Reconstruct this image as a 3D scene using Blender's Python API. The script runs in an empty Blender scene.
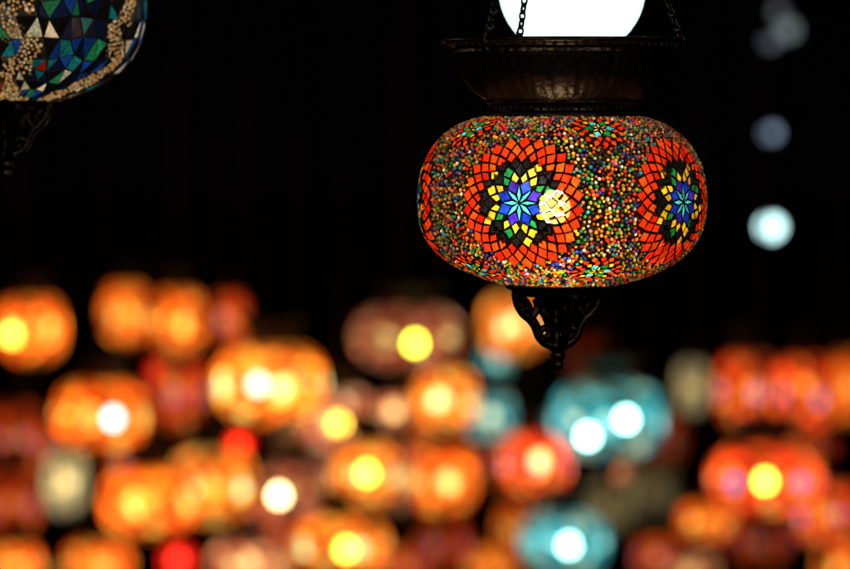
import bpy, math, random
import numpy as np
from mathutils import Vector
random.seed(7)
scene=bpy.context.scene
scene.view_settings.view_transform='Standard'
try: scene.view_settings.look='None'
except Exception: pass
scene.view_settings.exposure=0
COL=scene.collection

# ---------------------------------------------------------------- camera
LENS=200.0; F=850*LENS/36.0; D=4.94
CAM=Vector((0,0,2.2)); PITCH=math.atan(154.5/F)
cd=bpy.data.cameras.new("camera"); cam=bpy.data.objects.new("camera",cd); COL.objects.link(cam)
cam.location=CAM; cam.rotation_euler=(math.pi/2-PITCH,0,0)
cd.lens=LENS; cd.sensor_width=36; cd.clip_start=0.05; cd.clip_end=300
cd.dof.use_dof=True; cd.dof.focus_distance=D-0.09; cd.dof.aperture_fstop=4.3
scene.camera=cam
FW=Vector((0,math.cos(PITCH),-math.sin(PITCH))); UP=Vector((0,math.sin(PITCH),math.cos(PITCH)))
def spot(img_x,img_y,dist):
    """world point from image pixel coordinates, projected through the camera to a chosen distance"""
    return CAM+dist*(FW+Vector((1,0,0))*((img_x-425)/F)+UP*(-(img_y-284.5)/F))
P=D/F

# ---------------------------------------------------------------- world
w=bpy.data.worlds.new("World"); scene.world=w; w.use_nodes=True
w.node_tree.nodes['Background'].inputs[0].default_value=(0.35,0.25,0.3,1)
w.node_tree.nodes['Background'].inputs[1].default_value=0.002

# ---------------------------------------------------------------- materials
def newmat(n):
    m=bpy.data.materials.new(n); m.use_nodes=True; m.node_tree.nodes.clear()
    return m,m.node_tree.nodes,m.node_tree.links
def principled(n,col,metal=0,rough=0.5,bump=0.0,bscale=200,var=0.3):
    m,N,L=newmat(n)
    o=N.new('ShaderNodeOutputMaterial'); p=N.new('ShaderNodeBsdfPrincipled'); L.new(p.outputs[0],o.inputs[0])
    p.inputs['Metallic'].default_value=metal; p.inputs['Roughness'].default_value=rough
    tc=N.new('ShaderNodeTexCoord'); nz=N.new('ShaderNodeTexNoise'); nz.inputs['Scale'].default_value=bscale
    L.new(tc.outputs['Object'],nz.inputs['Vector'])
    r=N.new('ShaderNodeValToRGB'); r.color_ramp.elements[0].position=.3; r.color_ramp.elements[1].position=.7
    r.color_ramp.elements[0].color=[c*(1-var) for c in col]+[1]; r.color_ramp.elements[1].color=[c*(1+var) for c in col]+[1]
    L.new(nz.outputs['Fac'],r.inputs[0]); L.new(r.outputs[0],p.inputs['Base Color'])
    if bump:
        b=N.new('ShaderNodeBump'); b.inputs['Strength'].default_value=bump; b.inputs['Distance'].default_value=0.002
        L.new(nz.outputs['Fac'],b.inputs['Height']); L.new(b.outputs[0],p.inputs['Normal'])
    return m
M_METAL=principled("dark_bronze",(0.032,0.023,0.018),0.9,0.36,0.5,160,0.5)
M_METAL2=principled("blackened_brass",(0.04,0.028,0.018),0.8,0.5,0.2,60)
M_WOOD=principled("dark_timber",(0.015,0.011,0.008),0,0.8,0.3,30)
M_GROUND=principled("dark_asphalt",(0.02,0.018,0.018),0,0.85,0.5,20)
M_GROUT=principled("black_grout",(0.012,0.009,0.007),0,0.7,0.3,500)

def glass_piece(n,transp,gloss,rough=0.12,vscale=300,lift=0.0):
    m,N,L=newmat(n)
    o=N.new('ShaderNodeOutputMaterial')
    at=N.new('ShaderNodeVertexColor'); at.layer_name="Col"
    tc=N.new('ShaderNodeTexCoord'); nz=N.new('ShaderNodeTexNoise'); nz.inputs['Scale'].default_value=vscale; nz.inputs['Detail'].default_value=3
    L.new(tc.outputs['Object'],nz.inputs['Vector'])
    mr=N.new('ShaderNodeMapRange'); mr.inputs[1].default_value=.3; mr.inputs[2].default_value=.7; mr.inputs[3].default_value=.45; mr.inputs[4].default_value=1.35
    L.new(nz.outputs['Fac'],mr.inputs[0])
    mul=N.new('ShaderNodeVectorMath'); mul.operation='SCALE'; L.new(at.outputs[0],mul.inputs[0]); L.new(mr.outputs[0],mul.inputs['Scale'])
    tl=N.new('ShaderNodeBsdfTranslucent'); L.new(mul.outputs[0],tl.inputs[0])
    df=N.new('ShaderNodeBsdfDiffuse'); L.new(mul.outputs[0],df.inputs[0])
    m0=N.new('ShaderNodeMixShader'); m0.inputs[0].default_value=0.15; L.new(tl.outputs[0],m0.inputs[1]); L.new(df.outputs[0],m0.inputs[2])
    li=N.new('ShaderNodeMix'); li.data_type='RGBA'; li.inputs[0].default_value=lift; L.new(at.outputs[0],li.inputs[6]); li.inputs[7].default_value=(1,.80,.25,1)
    tr=N.new('ShaderNodeBsdfTransparent'); L.new(li.outputs[2],tr.inputs[0])
    m1=N.new('ShaderNodeMixShader'); m1.inputs[0].default_value=transp; L.new(m0.outputs[0],m1.inputs[1]); L.new(tr.outputs[0],m1.inputs[2])
    gl=N.new('ShaderNodeBsdfGlossy'); gl.inputs['Roughness'].default_value=rough
    bp=N.new('ShaderNodeBump'); bp.inputs['Strength'].default_value=.3; bp.inputs['Distance'].default_value=.0006
    L.new(nz.outputs['Fac'],bp.inputs['Height']); L.new(bp.outputs[0],gl.inputs['Normal'])
    m2=N.new('ShaderNodeMixShader'); m2.inputs[0].default_value=gloss; L.new(m1.outputs[0],m2.inputs[1]); L.new(gl.outputs[0],m2.inputs[2])
    L.new(m2.outputs[0],o.inputs[0]); return m
M_TILE=glass_piece("coloured_glass_tile",0.09,0.05,0.22,300,.22)
M_BEAD=glass_piece("glass_seed_bead",0.06,0.17,0.28,900,.1)
def shellmat():
    m,N,L=newmat("dark_grout_glass")
    o=N.new('ShaderNodeOutputMaterial'); tr=N.new('ShaderNodeBsdfTransparent'); tr.inputs[0].default_value=(1,.95,.88,1)
    d=N.new('ShaderNodeBsdfDiffuse'); nz=N.new('ShaderNodeTexNoise'); nz.inputs['Scale'].default_value=400
    r=N.new('ShaderNodeValToRGB'); r.color_ramp.elements[0].color=(.005,.004,.003,1); r.color_ramp.elements[1].color=(.02,.012,.01,1)
    L.new(nz.outputs['Fac'],r.inputs[0]); L.new(r.outputs[0],d.inputs[0])
    mx=N.new('ShaderNodeMixShader'); mx.inputs[0].default_value=.5; L.new(d.outputs[0],mx.inputs[1]); L.new(tr.outputs[0],mx.inputs[2])
    L.new(mx.outputs[0],o.inputs[0]); return m
M_SHELL=shellmat()
def emis_obj(n,strength):
    m,N,L=newmat(n)
    o=N.new('ShaderNodeOutputMaterial'); e=N.new('ShaderNodeEmission'); e.inputs[1].default_value=strength
    oi=N.new('ShaderNodeObjectInfo'); L.new(oi.outputs['Color'],e.inputs[0]); L.new(e.outputs[0],o.inputs[0]); return m
M_BULB=emis_obj("hot_bulb",170.0)
M_BGBULB=emis_obj("lit_bulb",100.0)
M_OPAL=emis_obj("opal_glass_glow",5.0)

def mosaic_glow(n,core,mid,dark,outer,b1,b2,b3,strength):
    """lit mosaic globe: five rosettes in a field of mixed beads"""
    m,N,L=newmat(n)
    o=N.new('ShaderNodeOutputMaterial'); tc=N.new('ShaderNodeTexCoord')
    sp=N.new('ShaderNodeSeparateXYZ'); L.new(tc.outputs['Object'],sp.inputs[0])
    def M(op,a,b=None):
        x=N.new('ShaderNodeMath'); x.operation=op
        for i,v in enumerate((a,b)):
            if v is None: continue
            if isinstance(v,(int,float)): x.inputs[i].default_value=v
            else: L.new(v,x.inputs[i])
        return x.outputs[0]
    ang=M('ARCTAN2',sp.outputs[1],sp.outputs[0])
    a=M('MULTIPLY',M('SUBTRACT',M('FRACT',M('ADD',M('DIVIDE',ang,2*math.pi/5),10.0)),0.5),2*math.pi/5)
    zz=M('MULTIPLY',sp.outputs[2],0.62)
    dist=M('DIVIDE',M('SQRT',M('ADD',M('MULTIPLY',a,a),M('MULTIPLY',zz,zz))),0.50)
    r=N.new('ShaderNodeValToRGB'); r.color_ramp.interpolation='CONSTANT'; cr=r.color_ramp
    cr.elements[0].position=0; cr.elements[0].color=core+(1,); cr.elements[1].position=.24; cr.elements[1].color=mid+(1,)
    e=cr.elements.new(.48); e.color=dark+(1,); e=cr.elements.new(.70); e.color=outer+(1,)
    L.new(dist,r.inputs[0])
    vo=N.new('ShaderNodeTexVoronoi'); vo.inputs['Scale'].default_value=4.2; L.new(tc.outputs['Object'],vo.inputs['Vector'])
    sc=N.new('ShaderNodeSeparateColor'); L.new(vo.outputs['Color'],sc.inputs[0])
    r2=N.new('ShaderNodeValToRGB'); r2.color_ramp.interpolation='CONSTANT'; c2=r2.color_ramp
    c2.elements[0].position=0; c2.elements[0].color=b1+(1,); c2.elements[1].position=.36; c2.elements[1].color=b2+(1,)
    e=c2.elements.new(.62); e.color=b3+(1,); e=c2.elements.new(.78); e.color=tuple(q*.12 for q in b2)+(1,)
    L.new(sc.outputs[0],r2.inputs[0])
    inm=M('LESS_THAN',dist,1.0)
    mix=N.new('ShaderNodeMix'); mix.data_type='RGBA'; L.new(inm,mix.inputs[0]); L.new(r2.outputs[0],mix.inputs[6]); L.new(r.outputs[0],mix.inputs[7])
    nz=N.new('ShaderNodeTexNoise'); nz.inputs['Scale'].default_value=3.6; nz.inputs['Detail'].default_value=2
    oi=N.new('ShaderNodeObjectInfo')
    off=N.new('ShaderNodeVectorMath'); off.operation='ADD'; L.new(tc.outputs['Object'],off.inputs[0]); L.new(oi.outputs['Location'],off.inputs[1]); L.new(off.outputs[0],nz.inputs['Vector'])
    mr=N.new('ShaderNodeMapRange'); mr.inputs[1].default_value=.38; mr.inputs[2].default_value=.64; mr.inputs[3].default_value=.10; mr.inputs[4].default_value=2.0
    L.new(nz.outputs['Fac'],mr.inputs[0])
    vd=M('ADD',M('MULTIPLY',sc.outputs[1],.9),.5)
    k=M('MULTIPLY',M('MULTIPLY',mr.outputs[0],vd),strength)
    # bulb falloff painted into the emission: bright middle, dimmer top and bottom
    zf=M('SUBTRACT',1.12,M('POWER',M('ABSOLUTE',sp.outputs[2]),2.5)); k=M('MULTIPLY',k,zf)
    mc=N.new('ShaderNodeMix'); mc.data_type='RGBA'; mc.blend_type='MULTIPLY'; mc.inputs[0].default_value=1
    L.new(mix.outputs[2],mc.inputs[6]); L.new(oi.outputs['Color'],mc.inputs[7])
    em=N.new('ShaderNodeEmission'); L.new(mc.outputs[2],em.inputs[0]); L.new(k,em.inputs[1])
    tr=N.new('ShaderNodeBsdfTransparent'); tr.inputs[0].default_value=(1,.95,.9,1)
    mx=N.new('ShaderNodeMixShader'); mx.inputs[0].default_value=.22; L.new(em.outputs[0],mx.inputs[1]); L.new(tr.outputs[0],mx.inputs[2])
    L.new(mx.outputs[0],o.inputs[0]); m.cycles.emission_sampling='NONE'
    return m
PAL={
 'orange':mosaic_glow("orange_mosaic",(.9,.6,.15),(1,.35,.02),(.2,.015,.004),(1,.085,.005),(1,.22,.012),(1,.10,.006),(.9,.42,.05),2.2),
 'gold':mosaic_glow("golden_mosaic",(.6,.9,.5),(1,.5,.04),(.35,.05,.005),(1,.14,.008),(1,.30,.02),(1,.13,.01),(.8,.55,.1),2.1),
 'peach':mosaic_glow("peach_mosaic",(1,.8,.3),(.9,.42,.10),(.25,.04,.03),(.9,.14,.05),(.85,.36,.12),(.6,.09,.06),(.9,.55,.3),1.7),
 'teal':mosaic_glow("turquoise_mosaic",(.5,1,.9),(.06,.55,.55),(.01,.08,.10),(.03,.36,.4),(.05,.42,.45),(.3,.5,.3),(.7,.6,.3),1.5),
 'red':mosaic_glow("red_mosaic",(1,.08,.01),(1,.02,.004),(.4,.005,.004),(1,.010,.004),(1,.015,.004),(.9,.01,.004),(1,.03,.006),1.7),
 'cream':mosaic_glow("cream_mosaic",(1,.9,.4),(.8,.7,.3),(.2,.15,.05),(.8,.55,.22),(.8,.62,.28),(.6,.45,.15),(.9,.75,.5),1.5),
 'ruddy':mosaic_glow("red_orange_mosaic",(.10,.05,.45),(1,.26,.02),(.10,.008,.010),(1,.05,.005),(1,.11,.010),(.6,.025,.008),(.85,.35,.06),2.0),
}

# ---------------------------------------------------------------- mesh helpers
class MB:
    ref=None
    def __init__(s): s.v=[];s.f=[];s.c=[];s.m=[];s.s=[]
    def add(s,vs,fs,col=(1,1,1),mi=0,smooth=True,mis=None):
        b=len(s.v); s.v.extend(vs); s.c.extend([col]*len(vs))
        for j,f in enumerate(fs): s.f.append(tuple(i+b for i in f)); s.m.append(mis[j] if mis else mi); s.s.append(smooth)
    def mesh(s,name,mats,scale=1.0):
        me=bpy.data.meshes.new(name)
        me.from_pydata([tuple(c*scale for c in v) for v in s.v],[],s.f)
        for m in mats: me.materials.append(m)
        me.polygons.foreach_set('material_index',s.m); me.polygons.foreach_set('use_smooth',s.s)
        ca=me.color_attributes.new("Col",'FLOAT_COLOR','POINT')
        a=np.ones((len(s.v),4),dtype=np.float32); a[:,:3]=np.array(s.c,dtype=np.float32); ca.data.foreach_set('color',a.ravel())
        me.update(); return me
def lathe(mb,prof,n=64,mod=None,mi=0,col=(1,1,1)):
    vs=[];fs=[]
    for (r,z) in prof:
        for i in range(n):
            t=2*math.pi*i/n; rr=r*(mod(t,z) if mod else 1); vs.append((rr*math.sin(t),-rr*math.cos(t),z))
    for j in range(len(prof)-1):
        for i in range(n):
            k=(i+1)%n; fs.append((j*n+i,j*n+k,(j+1)*n+k,(j+1)*n+i))
    mb.add(vs,fs,col,mi)
def tube(mb,pts,rad,n=8,flat=1.0,mi=0,closed=False):
    pts=[Vector(p) for p in pts]; m=len(pts); vs=[];fs=[]
    for i,p in enumerate(pts):
        a=pts[(i-1)%m] if (closed or i>0) else p; b=pts[(i+1)%m] if (closed or i<m-1) else p
        t=(b-a).normalized(); ref=Vector((0,0,1)) if abs(t.z)<.95 else Vector((1,0,0))
        if mb.ref is not None: ref=mb.ref
        u=t.cross(ref).normalized(); v=u.cross(t).normalized()
        r=rad[i] if isinstance(rad,(list,tuple)) else rad
        for k in range(n):
            q=2*math.pi*k/n; vs.append(tuple(p+u*(math.cos(q)*r*flat)+v*(math.sin(q)*r)))
    for i in range(m if closed else m-1):
        j=(i+1)%m
        for k in range(n):
            l=(k+1)%n; fs.append((i*n+k,i*n+l,j*n+l,j*n+k))
    if not closed:
        fs.append(tuple(range(n))[::-1]); fs.append(tuple((m-1)*n+k for k in range(n)))
    mb.add(vs,fs,(1,1,1),mi)
def chainmesh(mb,a,b,link,wire,n=8,cs=5):
    a=Vector(a);b=Vector(b);L=(b-a).length;t=(b-a).normalized()
    s1=t.cross(Vector((0.6,0.8,0.01))).normalized(); s2=t.cross(s1).normalized()
    step=link*0.72; k=max(1,int(L/step)); step=L/k
    for i in range(k+1):
        c=a+t*(i*step); s=s1 if i%2 else s2
        pts=[c+t*(math.cos(q)*link*.5)+s*(math.sin(q)*link*.3) for q in [2*math.pi*j/n for j in range(n)]]
        mb.ref=t.cross(s)
        tube(mb,pts,wire,cs,closed=True)
    mb.ref=None
def catmull(pts,k=10):
    out=[];n=len(pts)
    for i in range(n-1):
        p0=pts[max(i-1,0)];p1=pts[i];p2=pts[i+1];p3=pts[min(i+2,n-1)]
        for j in range(k):
            t=j/k
            out.append(tuple(.5*(2*p1[d]+(p2[d]-p0[d])*t+(2*p0[d]-5*p1[d]+4*p2[d]-p3[d])*t*t+(-p0[d]+3*p1[d]-3*p2[d]+p3[d])*t**3) for d in range(len(p1))))
    out.append(tuple(pts[-1])); return out
def obj(name,me,parent=None,loc=(0,0,0),color=None,scale=None,rot=None,label=None):
    o=bpy.data.objects.new(name,me); COL.objects.link(o)
    if parent is not None: o.parent=parent
    o.location=loc
    if color: o.color=tuple(color)+(1,)
    if scale: o.scale=scale
    if rot: o.rotation_euler=rot
    if label: o["label"]=label
    return o
def top(name,loc,label,cat,group=None):
    e=bpy.data.objects.new(name,None); e.empty_display_size=.05; COL.objects.link(e); e.location=loc
    e["label"]=label; e["category"]=cat
    if group: e["group"]=group
    return e

# ---------------------------------------------------------------- globe surface
PROF=catmull([(70,84),(88,81),(107,73),(125,58),(137,38),(142.5,15),(143.5,-6),(140,-26),(131,-44),(115,-59),(95,-70),(70,-79),(48,-84)],12)
pr=np.array(PROF)[::-1]
zs=pr[:,1].copy(); rs=pr[:,0].copy()
ss=np.concatenate([[0],np.cumsum(np.hypot(np.diff(zs),np.diff(rs)))]); 
s0=np.interp(0,zs,ss)
class Surf:
    def __init__(s,kr=1,kz=1): s.kr=kr;s.kz=kz
    def r(s,z): return float(np.interp(z/s.kz,zs,rs))*s.kr
    def zof(s,arc): return float(np.interp(arc+s0,ss,zs))*s.kz
    def arcof(s,z): return float(np.interp(z/s.kz,zs,ss)-s0)
    def p(s,th,z,h=0):
        r=s.r(z); e=1.5; dr=(s.r(z+e)-s.r(z-e))/(min(z+e,84*s.kz)-max(z-e,-84*s.kz))
        nl=math.hypot(1,dr); nr=1/nl; nz=-dr/nl
        R=r+nr*h; return Vector((R*math.sin(th),-R*math.cos(th),z+nz*h))
    def nrm(s,th,z): return (s.p(th,z,1)-s.p(th,z,0)).normalized()
def tile(mb,S,corn,col,h=1.5,gap=.0,bev=1.0):
    P0=[S.p(t,z,0.2) for t,z in corn]; c=sum(P0,Vector())/len(P0)
    th=sum(t for t,z in corn)/len(corn); zz=sum(z for t,z in corn)/len(corn); n=S.nrm(th,zz)
    n=(n+Vector((random.uniform(-.12,.12),random.uniform(-.12,.12),random.uniform(-.12,.12)))).normalized()
    k=len(P0); lo=[];hi=[]
    for p in P0:
        d=p-c; l=max(d.length,.01); lo.append(tuple(c+d*(1+.15/l)))
        b=bev*random.uniform(.8,1.25)
        hi.append(tuple(c+d*max(0.1,1-b*1.35/l)+n*h*random.uniform(.85,1.15)))
    fs=[tuple(range(k,2*k))]+[(i,(i+1)%k,k+(i+1)%k,k+i) for i in range(k)]
    mb.add(lo+hi,fs,col,1,False,mis=[1]+[3]*k)
def jit(c,a=.25):
    k=1+random.uniform(-a,a); return tuple(max(0,x*k*(1+random.uniform(-.08,.08))) for x in c)
def kites(mb,S,th0,z0,N,ph,r0,r1,r2,cols,arc=False,ky=1.0,wid=1.0,zlim=82):
    for i in range(N):
        a=2*math.pi*(i+ph)/N; hw=math.pi/N*wid
        pts=[(r0,a),(r1,a-hw),(r2,a),(r1,a+hw)]; corn=[]; bad=False
        for (r,q) in pts:
            q+=random.uniform(-.012,.012); r+=random.uniform(-.4,.4) if r>6 else 0
            u=r*math.sin(q); v=r*math.cos(q)*ky
            z=S.zof(S.arcof(z0)+v) if arc else z0+v
            if abs(z)>zlim*S.kz: bad=True
            corn.append((th0+u/S.r(z),z))
        if bad: continue
        col=cols[i%len(cols)]
        if col is not None: tile(mb,S,corn,jit(col,.35))
def domes(mb,S,n_try,mind,accept,colf,rmin,rmax):
    cell=mind; grid={}; cnt=0
    ring=[(0,0.0,1.0),(0,0.55,.83),(0,.88,.46)]
    pz=np.interp(np.random.RandomState(3).rand(n_try),(ss-ss[0])/(ss[-1]-ss[0]),zs)*S.kz
    for k in range(n_try):
        z=float(pz[k]); r=S.r(z)
        if random.random()>r/(144*S.kr): continue
        th=random.uniform(-math.pi,math.pi)
        tag=accept(th,z)
        if not tag: continue
        p=S.p(th,z,0); key=(int(p.x//cell),int(p.y//cell),int(p.z//cell)); ok=True
        for dx in(-1,0,1):
            for dy in(-1,0,1):
                for dz in(-1,0,1):
                    for q in grid.get((key[0]+dx,key[1]+dy,key[2]+dz),()):
                        if (q-p).length_squared<mind*mind: ok=False;break
                    if not ok:break
                if not ok:break
            if not ok:break
        if not ok: continue
        grid.setdefault(key,[]).append(p); cnt+=1
        n=S.nrm(th,z); u=n.cross(Vector((0,0,1))).normalized(); v=n.cross(u)
        R=random.uniform(rmin,rmax); vs=[]
        for (_,hh,rr) in ring:
            for i in range(8):
                q=2*math.pi*i/8; vs.append(tuple(p+n*(hh*R)+(u*math.cos(q)+v*math.sin(q))*(rr*R)))
        vs.append(tuple(p+n*R)); fs=[]
        for j in range(2):
            for i in range(8):
                l=(i+1)%8; fs.append((j*8+i,j*8+l,(j+1)*8+l,(j+1)*8+i))
        for i in range(8): fs.append((16+i,16+(i+1)%8,24))
        mb.add(vs,fs,colf(tag),2)
    print("beads",cnt)
def shell(mb,S,inset=.6):
    lathe(mb,[(r*S.kr-inset,z*S.kz) for r,z in zip(rs[::2],zs[::2])],96,mi=0)

# ================================================================ main lamp
S=Surf()
mb=MB(); shell(mb,S)
CY=(.08,.72,1.0);BL=(.01,.05,.95);VI=(.05,.02,.75);YE=(1.0,.60,.03);GR=(.01,.28,.07);BK=(.010,.010,.014);RD=(1.0,.035,.006);OR=(1.0,.085,.008);DR=(.7,.015,.005)
step=2*math.pi/5; ths=[math.radians(-18.3)+step*i for i in range(5)]
for t0 in ths:
    K=lambda *a,**k: kites(mb,S,t0,0,*a,**k)
    K(8,0,.4,8,18,[CY])
    K(8,.5,8,18,25,[BL,VI,BL])
    K(16,.5,18,24,31,[YE,YE,GR,YE])
    K(16,0,25,31.5,39,[BK,YE,BK,GR,BK,YE])
    K(20,.5,32,37.5,44.5,[BK,YE,BK,BK])
    K(26,0,38,44.2,51,[RD,RD,DR,OR])
    K(26,.5,44.6,51,57.8,[OR,RD,RD,OR,RD])
    K(26,0,51.4,57.6,64.5,[RD,OR,RD,DR])
    for zc in (71,-66):
        tt=t0+step/2
        kites(mb,S,tt,zc,6,0,.3,4.5,11,[YE],arc=True)
        kites(mb,S,tt,zc,6,.5,4.5,11,17,[GR,CY],arc=True)
        kites(mb,S,tt,zc,12,.5,11,16,22,[RD,YE,RD],arc=True)
        kites(mb,S,tt,zc,16,0,17,22.5,28.5,[RD,OR],arc=True)
def acc(th,z):
    for t0 in ths:
        d=(th-t0+math.pi)%(2*math.pi)-math.pi; u=d*S.r(z)
        rr=math.hypot(u,z)
        if rr<60.0: return 0
        if rr<65 and math.cos(26*math.atan2(u,z))>-.1: return 0
        d=(th-t0-step/2+math.pi)%(2*math.pi)-math.pi; u=d*S.r(z); A=S.arcof(z)
        for zc in (71,-66):
            if math.hypot(u,A-S.arcof(zc))<26: return 0
    if abs(z)>83: return 0
    return 1
BP=[((.90,.42,.04),20),((.30,.36,.02),13),((.015,.30,.06),12),((.9,.035,.01),19),((1,.20,.015),11),((1,.9,.7),8),((.012,.012,.012),17),((.02,.40,.60),7),((.02,.05,.60),8),((.75,.15,.3),4)]
bc=[b[0] for b in BP]; bw=[b[1] for b in BP]
domes(mb,S,120000,3.35,acc,lambda t: jit(random.choices(bc,bw)[0],.6),1.35,2.1)
globe_me=mb.mesh("mosaic_globe",[M_SHELL,M_TILE,M_BEAD,M_GROUT],P)
C0=spot(562,201,D)
lamp=top("mosaic_lamp",C0,"round red and multicoloured mosaic glass lamp under a dark bronze bowl","lamp","mosaic lamps hanging over the bazaar")
obj("lamp_globe",globe_me,lamp,label="beaded glass globe with red star medallions")

def sphere_mesh(name,r,mat,seg=24,rings=14,kz=1.0):
    m=MB(); prof=[(max(1e-5,r*math.sin(math.pi*j/rings)),-r*kz*math.cos(math.pi*j/rings)) for j in range(rings+1)]
    lathe(m,prof,seg); return m.mesh(name,[mat])
def bulb_mesh(name,r,mat):
    m=MB(); lathe(m,[(1e-5,-r),(r*.5,-r*.87),(r*.87,-r*.5),(r,0),(r*.87,r*.5),(r*.6,r*.9),(r*.42,r*1.15),(1e-5,r*1.2)],20); return m.mesh(name,[mat])
obj("bulb",bulb_mesh("bulb",16*P,M_BULB),lamp,(-9*P,-72*P,-6*P),color=(1,.82,.50))
m=MB(); lathe(m,[(1e-3,12),(9,12),(10,30),(12,60),(12,84),(70,90)],24)
m.v=[(x-9*max(0,(84-z)/72),y-72*max(0,(84-z)/72),z) for x,y,z in m.v]
obj("bulb_holder",m.mesh("bulb_holder",[M_METAL],P),lamp)

# top bowl
def flute(t,z):
    if 104<z<151: 
        k=math.sin(math.pi*(z-104)/47); return 1+.022*k*abs(math.cos(10*t))**.6*1.0+.004*math.cos(60*t)
    return 1
m=MB()
lathe(m,catmull([(1,112),(58,118),(92,142),(112,158),(118,162.5)],5)+[(120,162.5),(121.5,160.5),(121,158.5),(117,157),(112,155.5),(108.5,153),(107.5,150.5),(109,149),(107,146)]+
  catmull([(106,145),(102,134),(96,121),(88,110),(79,102)],5)+[(75,100.5),(76.5,99),(75,97),(71,95.5),(70,91),(71.5,89),(76,87.5),(77,85.5),(75,83),(69,81.5)],240,mod=flute)
for (R,z,n,rr) in ((117.5,155.8,72,1.9),(73.5,93,56,1.6)):
    for i in range(n):
        t=2*math.pi*i/n; c=Vector((R*math.sin(t),-R*math.cos(t),z)); vs=[];fs=[]
        for a in range(4):
            e=-math.pi/2+math.pi*(a+.5)/4
            for b in range(6):
                q=2*math.pi*b/6; vs.append(tuple(c+rr*Vector((math.cos(e)*math.cos(q),math.cos(e)*math.sin(q),math.sin(e)))))
        for a in range(3):
            for b in range(6): fs.append((a*6+b,a*6+(b+1)%6,(a+1)*6+(b+1)%6,(a+1)*6+b))
        m.add(vs,fs)
bowl_me=m.mesh("metal_bowl",[M_METAL],P)
obj("metal_bowl",bowl_me,lamp)
APEX=(0,0,500)
for a in (80,-40,-160):
    a=math.radians(a); m=MB()
    chainmesh(m,(118*math.sin(a),-118*math.cos(a),164),APEX,11,1.7,10,6)
    c=Vector((118*math.sin(a),-118*math.cos(a),158))
    pts=[c+Vector((math.sin(a)*math.cos(q)*5,-math.cos(a)*math.cos(q)*5,math.sin(q)*7)) for q in [2*math.pi*j/12 for j in range(12)]]
    m.ref=Vector((math.cos(a),math.sin(a),0)); tube(m,pts,1.5,6,closed=True); m.ref=None
    obj("chain",m.mesh("chain",[M_METAL],P),lamp)
BEAMZ=3.05
m=MB(); chainmesh(m,(0,0,500*P),(0,0,BEAMZ-C0.z),.014,.0016,10,6)
obj("hanging_chain",m.mesh("hanging_chain",[M_METAL]),lamp)

def finial_mesh():
    m=MB()
    lathe(m,[(50,-82),(53,-84),(53.5,-86),(51,-88),(46,-90),(47,-92),(44,-94),(30,-96),(1,-97)],48)
    for a in (20,110,200,290):
        a=math.radians(a); d=Vector((math.sin(a),-math.cos(a),0))
        def path(pp,rad):
            pp=catmull(pp,6); pts=[d*r+Vector((0,0,z)) for r,z in pp]
            n=len(pts); m.ref=Vector((math.cos(a),math.sin(a),0))
            tube(m,pts,[rad[0]+(rad[1]-rad[0])*i/(n-1) for i in range(n)],8,1.0)
        path([(44,-92),(42,-102),(37,-111),(30,-117),(24,-125),(20,-135),(13,-142),(5,-145)],(6.2,4.4))
        path([(40,-96),(34,-101),(30,-108),(31,-113),(35,-110),(33,-106)],(4.4,2.8))
        path([(20,-96),(19,-104),(15,-112),(8,-117),(3,-120)],(5.0,4))
        path([(20,-130),(14,-127),(9,-131),(11,-137),(15,-134)],(4,2.6))
        path([(31,-117),(26,-113),(22,-106),(24,-98)],(4.6,4))
    m.ref=None
    lathe(m,[(1,-96),(6,-97),(6,-118),(8,-121),(6,-124),(6,-138),(9,-141),(11,-145),(9,-149),(6,-151),(8,-154),(6.5,-158),(4.4,-161),(6,-163),(5,-167),(1,-170)],20)
    return m
fin_me=finial_mesh().mesh("finial",[M_METAL],P)
obj("finial",fin_me,lamp,(-4*P,0,0),label="scrolled dark metal finial")

# ================================================================ blue lamp, second one
S2=Surf(.97,1.15); R2=1.045
mb=MB(); shell(mb,S2)
def band(th,z,w=10.5):
    off=math.radians(10); sp=2*math.pi/7; k=(th-off)/sp; d=(k-round(k))*sp*S2.r(z)
    d1=d-13*math.sin(z/9.5+round(k)*1.3)
    if abs(d1)<w: return True
    # side curls that close the scroll
    ph=(z/9.5+round(k)*1.3)/math.pi; c=round(ph)
    return abs(d+ (11 if c%2 else -11))<4 and abs(ph-c)<.38
cols2=[((.004,.012,.06),30),((.01,.07,.55),12),((.01,.25,.35),9),((.02,.30,.15),7),((1,1,.9),12),((.006,.006,.01),30),((.35,.02,.02),3)]
cc=[c[0] for c in cols2]; cw=[c[1] for c in cols2]
rows=np.linspace(ss[0]+3,ss[-1]-3,16)-s0
nA=54; G=[]
for j,a in enumerate(rows):
    G.append([(2*math.pi*(i+.5*(j%2))/nA+random.uniform(-.035,.035),S2.zof(a+random.uniform(-4,4))) for i in range(nA)])
for j in range(len(rows)-1):
    for i in range(nA):
        k=(i+1)%nA; W=2*math.pi if k==0 else 0
        A=G[j][i];B=(G[j][k][0]+W,G[j][k][1]);C_=G[j+1][i];Dd=(G[j+1][k][0]+W,G[j+1][k][1])
        tris=[(A,B,C_),(B,Dd,C_)] if j%2==0 else [(A,B,Dd),(A,Dd,C_)]
        for tr in tris:
            ct=sum(t for t,z in tr)/3; cz=sum(z for t,z in tr)/3
            if band(ct,cz,12): continue
            tile(mb,S2,list(tr),jit(random.choices(cc,cw)[0],.4),bev=.9)
domes(mb,S2,110000,3.4,lambda t,z: 1 if band(t,z) else 0,lambda t: jit(random.choice([(.9,.6,.3),(.95,.75,.45),(.8,.45,.15),(1,.9,.7)]),.3),1.5,2.2)
g2=mb.mesh("blue_mosaic_globe",[M_SHELL,M_TILE,M_BEAD,M_GROUT],P*R2)
C1=spot(6,4,D*R2)
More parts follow.
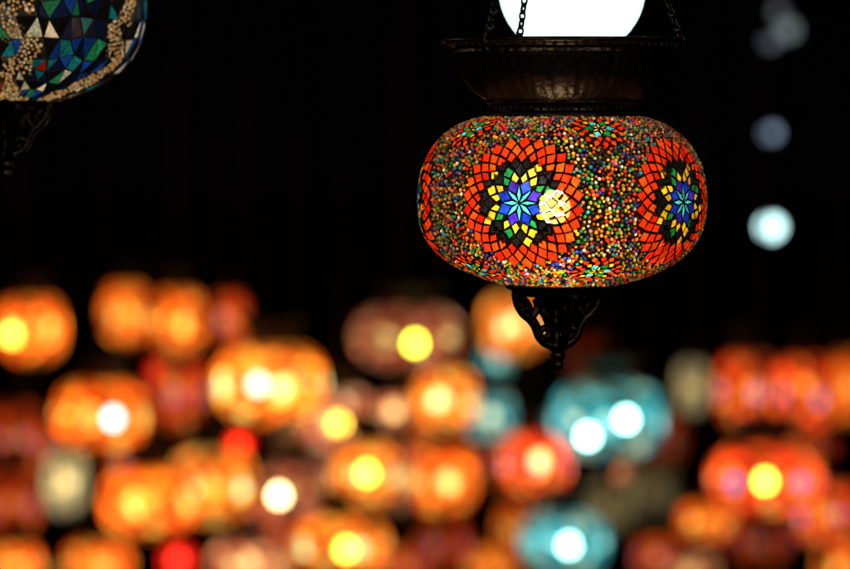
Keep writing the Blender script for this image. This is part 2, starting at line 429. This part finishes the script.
lamp2=top("mosaic_lamp",C1,"dark blue mosaic glass lamp with cream beaded scroll bands","lamp","mosaic lamps hanging over the bazaar")
obj("lamp_globe",g2,lamp2,label="dark blue globe with wavy cream bead bands")
obj("bulb",bulb_mesh("bulb",14*P,M_BULB),lamp2,(0,0,40*P),color=(.9,.74,.5))
obj("metal_bowl",bowl_me,lamp2,(0,0,14*P))
obj("finial",fin_me,lamp2,(0,0,-13*P))
m=MB(); chainmesh(m,(0,0,112*P),(0,0,BEAMZ-C1.z),.014,.0016,10,6)
obj("hanging_chain",m.mesh("hanging_chain",[M_METAL]),lamp2)

# ================================================================ opal globe lamps
chain_cache={}
def chain_of(L):
    L=round(L,1)
    if L not in chain_cache:
        m=MB(); chainmesh(m,(0,0,0),(0,0,L),.03,.0022,8,4); chain_cache[L]=m.mesh("chain",[M_METAL2])
    return chain_cache[L],L
opal=sphere_mesh("opal_globe",1.0,M_OPAL,40,24,0.96)
m=MB(); lathe(m,[(.001,1.22),(.16,1.2),(.2,1.1),(.42,.98),(.5,.86),(.48,.82)],32); opalcap=m.mesh("globe_cap",[M_METAL2])
def opal_lamp(px,py,ratio,rpx,color,label,group=None):
    c=spot(px,py,D*ratio); r=rpx*P*ratio
    e=top("globe_lamp",c,label,"lamp",group)
    obj("glass_globe",opal,e,color=color,scale=(r,r,r))
    obj("globe_cap",opalcap,e,scale=(r,r,r))
    me,L=chain_of(max(.2,BEAMZ-c.z-r*1.2)); obj("chain",me,e,(0,0,r*1.2))
opal_lamp(572,-12,1.12,72,(.72,1.08,1.0),"large round white opal glass lamp glowing brightly")
gl="small white lamps"
opal_lamp(771,227,2.9,10,(.62,1,1),"small bright white globe lamp on a thin chain",gl)
opal_lamp(771,133,2.9,7,(.09,.12,.17),"small dim bluish white globe lamp on a thin chain",gl)
opal_lamp(788,30,2.9,9,(.045,.055,.055),"small faint white globe lamp on a thin chain",gl)
opal_lamp(770,42,2.7,7,(.035,.04,.05),"small faint white globe lamp on a thin chain",gl)
opal_lamp(777,12,3.1,7,(.03,.035,.04),"small faint white globe lamp on a thin chain",gl)

# ================================================================ hanging lamps behind
ug=[(r/143.5,z/84.0) for r,z in zip(rs[::4],zs[::4])]
gm={}
for k,mat in PAL.items():
    m=MB(); lathe(m,ug,48); gm[k]=m.mesh(k+"_globe",[mat])
m=MB(); lathe(m,[(.45,.98),(.52,1.0),(.5,1.1),(.62,1.32),(.82,1.62),(.86,1.7),(.8,1.7),(.3,1.45),(.12,1.6),(.06,2.1),(.001,2.12)],32); cap_me=m.mesh("lamp_cap",[M_METAL2])
m=MB(); lathe(m,[(.34,-.98),(.38,-1.04),(.33,-1.12),(.22,-1.2),(.2,-1.35),(.1,-1.5),(.07,-1.7),(.1,-1.78),(.03,-1.92),(.001,-1.95)],24); fin2=m.mesh("finial",[M_METAL2])
bb=bulb_mesh("bulb",1.0,M_BGBULB)
Y=(1,.62,.05); Wm=(1,.62,.22); G_=(.85,1,.05); C=(.40,1,.92); Wb=(.8,.9,1); OG=(1,.38,.04)
LAMPS=[ # image pixel x,y, width, height, distance ratio, palette, brightness, bulb dx,dy, colour, bulb strength
(32,330,76,78,2.5,'orange',1.25,-20,6,Y,.6),
(126,314,60,72,2.7,'orange',.8,4,0,OG,.1),
(178,322,66,76,2.5,'orange',.8,4,4,OG,.12),
(231,321,44,68,2.9,'ruddy',.5,0,0,OG,.03),
(408,338,120,74,2.5,'peach',.5,7,6,G_,.65),
(514,326,76,76,2.7,'gold',1.0,2,-2,Wm,.18),
(496,362,44,44,2.9,'teal',.55,0,0,C,.05),
(270,385,122,90,2.3,'gold',1.25,-12,0,(.7,1,.8),.2),
(101,416,104,82,2.3,'orange',1.05,12,3,Wb,.26),
(160,374,34,36,2.9,'red',1.3,0,0,(1,.03,.01),.2),
(180,394,62,86,2.7,'ruddy',.45,-6,-8,OG,.04),
(338,420,86,74,2.5,'peach',1.0,1,4,Y,.65),
(393,411,40,42,2.7,'peach',.9,0,0,Wm,.12),
(445,400,74,74,2.5,'gold',1.1,-4,0,Wm,.24),
(490,417,58,62,2.7,'teal',.8,0,0,(.9,.9,.5),.08),
(608,420,124,88,2.3,'teal',.95,-20,17,C,.85),
(692,388,42,66,2.9,'cream',.45,0,0,Wm,.03),
(748,392,76,90,2.5,'ruddy',.65,0,0,OG,.05),
(806,396,74,90,2.7,'ruddy',.75,0,-10,OG,.08),
(846,388,46,84,2.9,'orange',.6,0,0,OG,.04),
(65,482,50,78,2.7,'cream',.8,0,0,Wm,.08),
(148,502,104,82,2.3,'orange',1.15,0,0,OG,.12),
(213,486,94,88,2.5,'gold',.9,2,2,OG,.15),
(239,445,34,36,2.9,'red',1.4,0,0,(1,.03,.01),.3),
(296,490,82,68,2.5,'peach',.45,-17,6,(1,.75,.35),.75),
(365,474,78,78,2.3,'gold',.9,2,0,Y,.7),
(398,478,62,78,2.9,'peach',.45,0,0,Wm,.04),
(444,480,74,84,2.5,'orange',.95,2,2,(1,.36,.12),.22),
(536,463,80,76,2.3,'ruddy',1.1,4,-2,(1,.42,.14),.3),
(613,471,40,40,2.9,'peach',.55,0,0,Wm,.05),
(766,480,124,84,2.3,'ruddy',1.0,-1,2,Y,.8),
(706,522,68,52,2.7,'orange',.55,0,0,OG,.05),
(826,514,74,78,2.5,'ruddy',.65,0,0,OG,.06),
(340,545,108,74,2.3,'gold',.75,6,5,Y,.7),
(564,542,98,74,2.3,'teal',.95,5,4,C,.6),
(522,528,64,68,2.7,'orange',.35,0,0,OG,.03),
(250,562,92,56,2.5,'peach',.9,0,0,Wm,.1),
(178,560,40,40,2.9,'red',1.3,0,0,(1,.03,.02),.25),
(98,566,78,62,2.7,'orange',.85,0,0,OG,.08),
(18,440,58,86,2.9,'ruddy',.35,0,0,OG,.02),
(14,505,62,78,2.7,'ruddy',.35,0,0,OG,.02),
(16,566,62,58,2.5,'orange',.85,0,0,OG,.06),
(655,556,52,52,2.9,'ruddy',.35,0,0,OG,.02),
(692,570,62,52,2.7,'peach',.4,0,0,Wm,.03),
(492,566,62,52,2.9,'orange',.5,0,0,OG,.04),
(605,508,64,70,2.9,'cream',.12,0,0,Wm,.01),
(838,566,52,62,2.9,'orange',.6,0,0,OG,.04),
(405,566,58,52,2.9,'ruddy',.35,0,0,OG,.02),
(590,360,60,60,3.1,'ruddy',.06,0,0,OG,.003),
(660,440,60,70,3.1,'ruddy',.10,0,0,OG,.003),
(46,448,56,60,3.1,'ruddy',.25,0,0,OG,.01),
(300,440,60,60,3.1,'peach',.25,0,0,OG,.02),
(410,445,60,60,3.1,'ruddy',.35,0,0,OG,.02),
(120,460,60,56,3.1,'ruddy',.3,0,0,OG,.01),
(496,462,50,70,3.1,'ruddy',.25,0,0,OG,.01),
(270,520,60,60,3.1,'ruddy',.4,0,0,OG,.02),
(440,545,70,60,3.1,'ruddy',.22,0,0,OG,.01),
(760,540,70,60,3.1,'ruddy',.18,0,0,OG,.01),
(810,455,60,50,3.1,'ruddy',.3,0,0,OG,.01),
(650,490,60,70,3.1,'cream',.10,0,0,OG,.005),
]
NM={'orange':"glowing orange mosaic glass lamp",'gold':"golden yellow mosaic glass lamp",'peach':"pale cream mosaic glass lamp",'teal':"turquoise mosaic glass lamp",
'red':"small red glass lamp",'cream':"dim cream mosaic glass lamp",'ruddy':"red and orange mosaic glass lamp"}
for (x,y,wd,ht,ra,pal,br,dx,dy,bcol,bs) in LAMPS:
    c=spot(x,y,D*ra); k=P*ra
    a=max(10,(wd-10))*.5*k; b=max(9,(ht-10))*.5*k
    shape="flattened " if wd>ht*1.2 else "round "
    e=top("mosaic_lamp",c,shape+NM[pal]+" on a chain","lamp","mosaic lamps hanging over the bazaar")
    obj("lamp_globe",gm[pal],e,color=(br,br,br),scale=(a,a,b),rot=(0,0,random.uniform(0,6.28)))
    obj("lamp_cap",cap_me,e,scale=(a*.7,a*.7,b))
    obj("finial",fin2,e,scale=(a*.7,a*.7,b))
    rb=min(.018,a*.45,b*.45)
    obj("bulb",bb,e,(dx*k,0,-dy*k),color=tuple(q*bs for q in bcol),scale=(rb,rb,rb))
    if (x,y)==(608,420):
        obj("bulb",bb,e,(18*k,0,0),color=tuple(q*.85 for q in C),scale=(rb,rb,rb))
    me,L=chain_of(BEAMZ-c.z-b*2.1); obj("chain",me,e,(0,0,b*2.1))

# ================================================================ racks
def box(m,x0,x1,y0,y1,z0,z1,bv=.008):
    vs=[]
    for z,ins in ((z0,bv),(z0+bv,0),(z1-bv,0),(z1,bv)):
        vs+= [(x0+ins,y0+ins,z),(x1-ins,y0+ins,z),(x1-ins,y1-ins,z),(x0+ins,y1-ins,z)]
    fs=[(3,2,1,0),(12,13,14,15)]
    for j in range(3):
        for i in range(4): fs.append((j*4+i,j*4+(i+1)%4,(j+1)*4+(i+1)%4,(j+1)*4+i))
    m.add(vs,fs,smooth=False)
for ra in (1.0,2.3,2.5,2.7,2.9,3.1):
    y=D*ra; e=top("lamp_rack",(0,y,0),"dark timber rack with an overhead beam holding lamps","rack","lamp racks")
    m=MB(); box(m,-2.0,2.0,-.04,.04,BEAMZ,BEAMZ+.09); obj("beam",m.mesh("beam",[M_WOOD]),e)
    for s in (-1,1):
        m=MB(); box(m,s*1.95-.045,s*1.95+.045,-.045,.045,0,BEAMZ-.002); obj("post",m.mesh("post",[M_WOOD]),e)
m=MB(); m.add([(-80,-20,0),(80,-20,0),(80,140,0),(-80,140,0)],[(0,1,2,3)],smooth=False)
g=obj("ground",m.mesh("ground",[M_GROUND])); g["kind"]="structure"; g["label"]="dark paved ground at night"; g["category"]="ground"

# ================================================================ unseen point lights added for fill and bead sparkle
def pl(loc,en,col,r):
    l=bpy.data.lights.new("fill_light",'POINT'); l.energy=en; l.color=col; l.shadow_soft_size=r
    o=bpy.data.objects.new("fill_light",l); COL.objects.link(o); o.location=loc
pl((-1.2,2.2,3.2),60,(1,.86,.66),.05)
pl((1.5,2.4,3.0),45,(1,.92,.85),.05)
pl((.5,6.6,3.3),5,(1,.95,.9),.08)
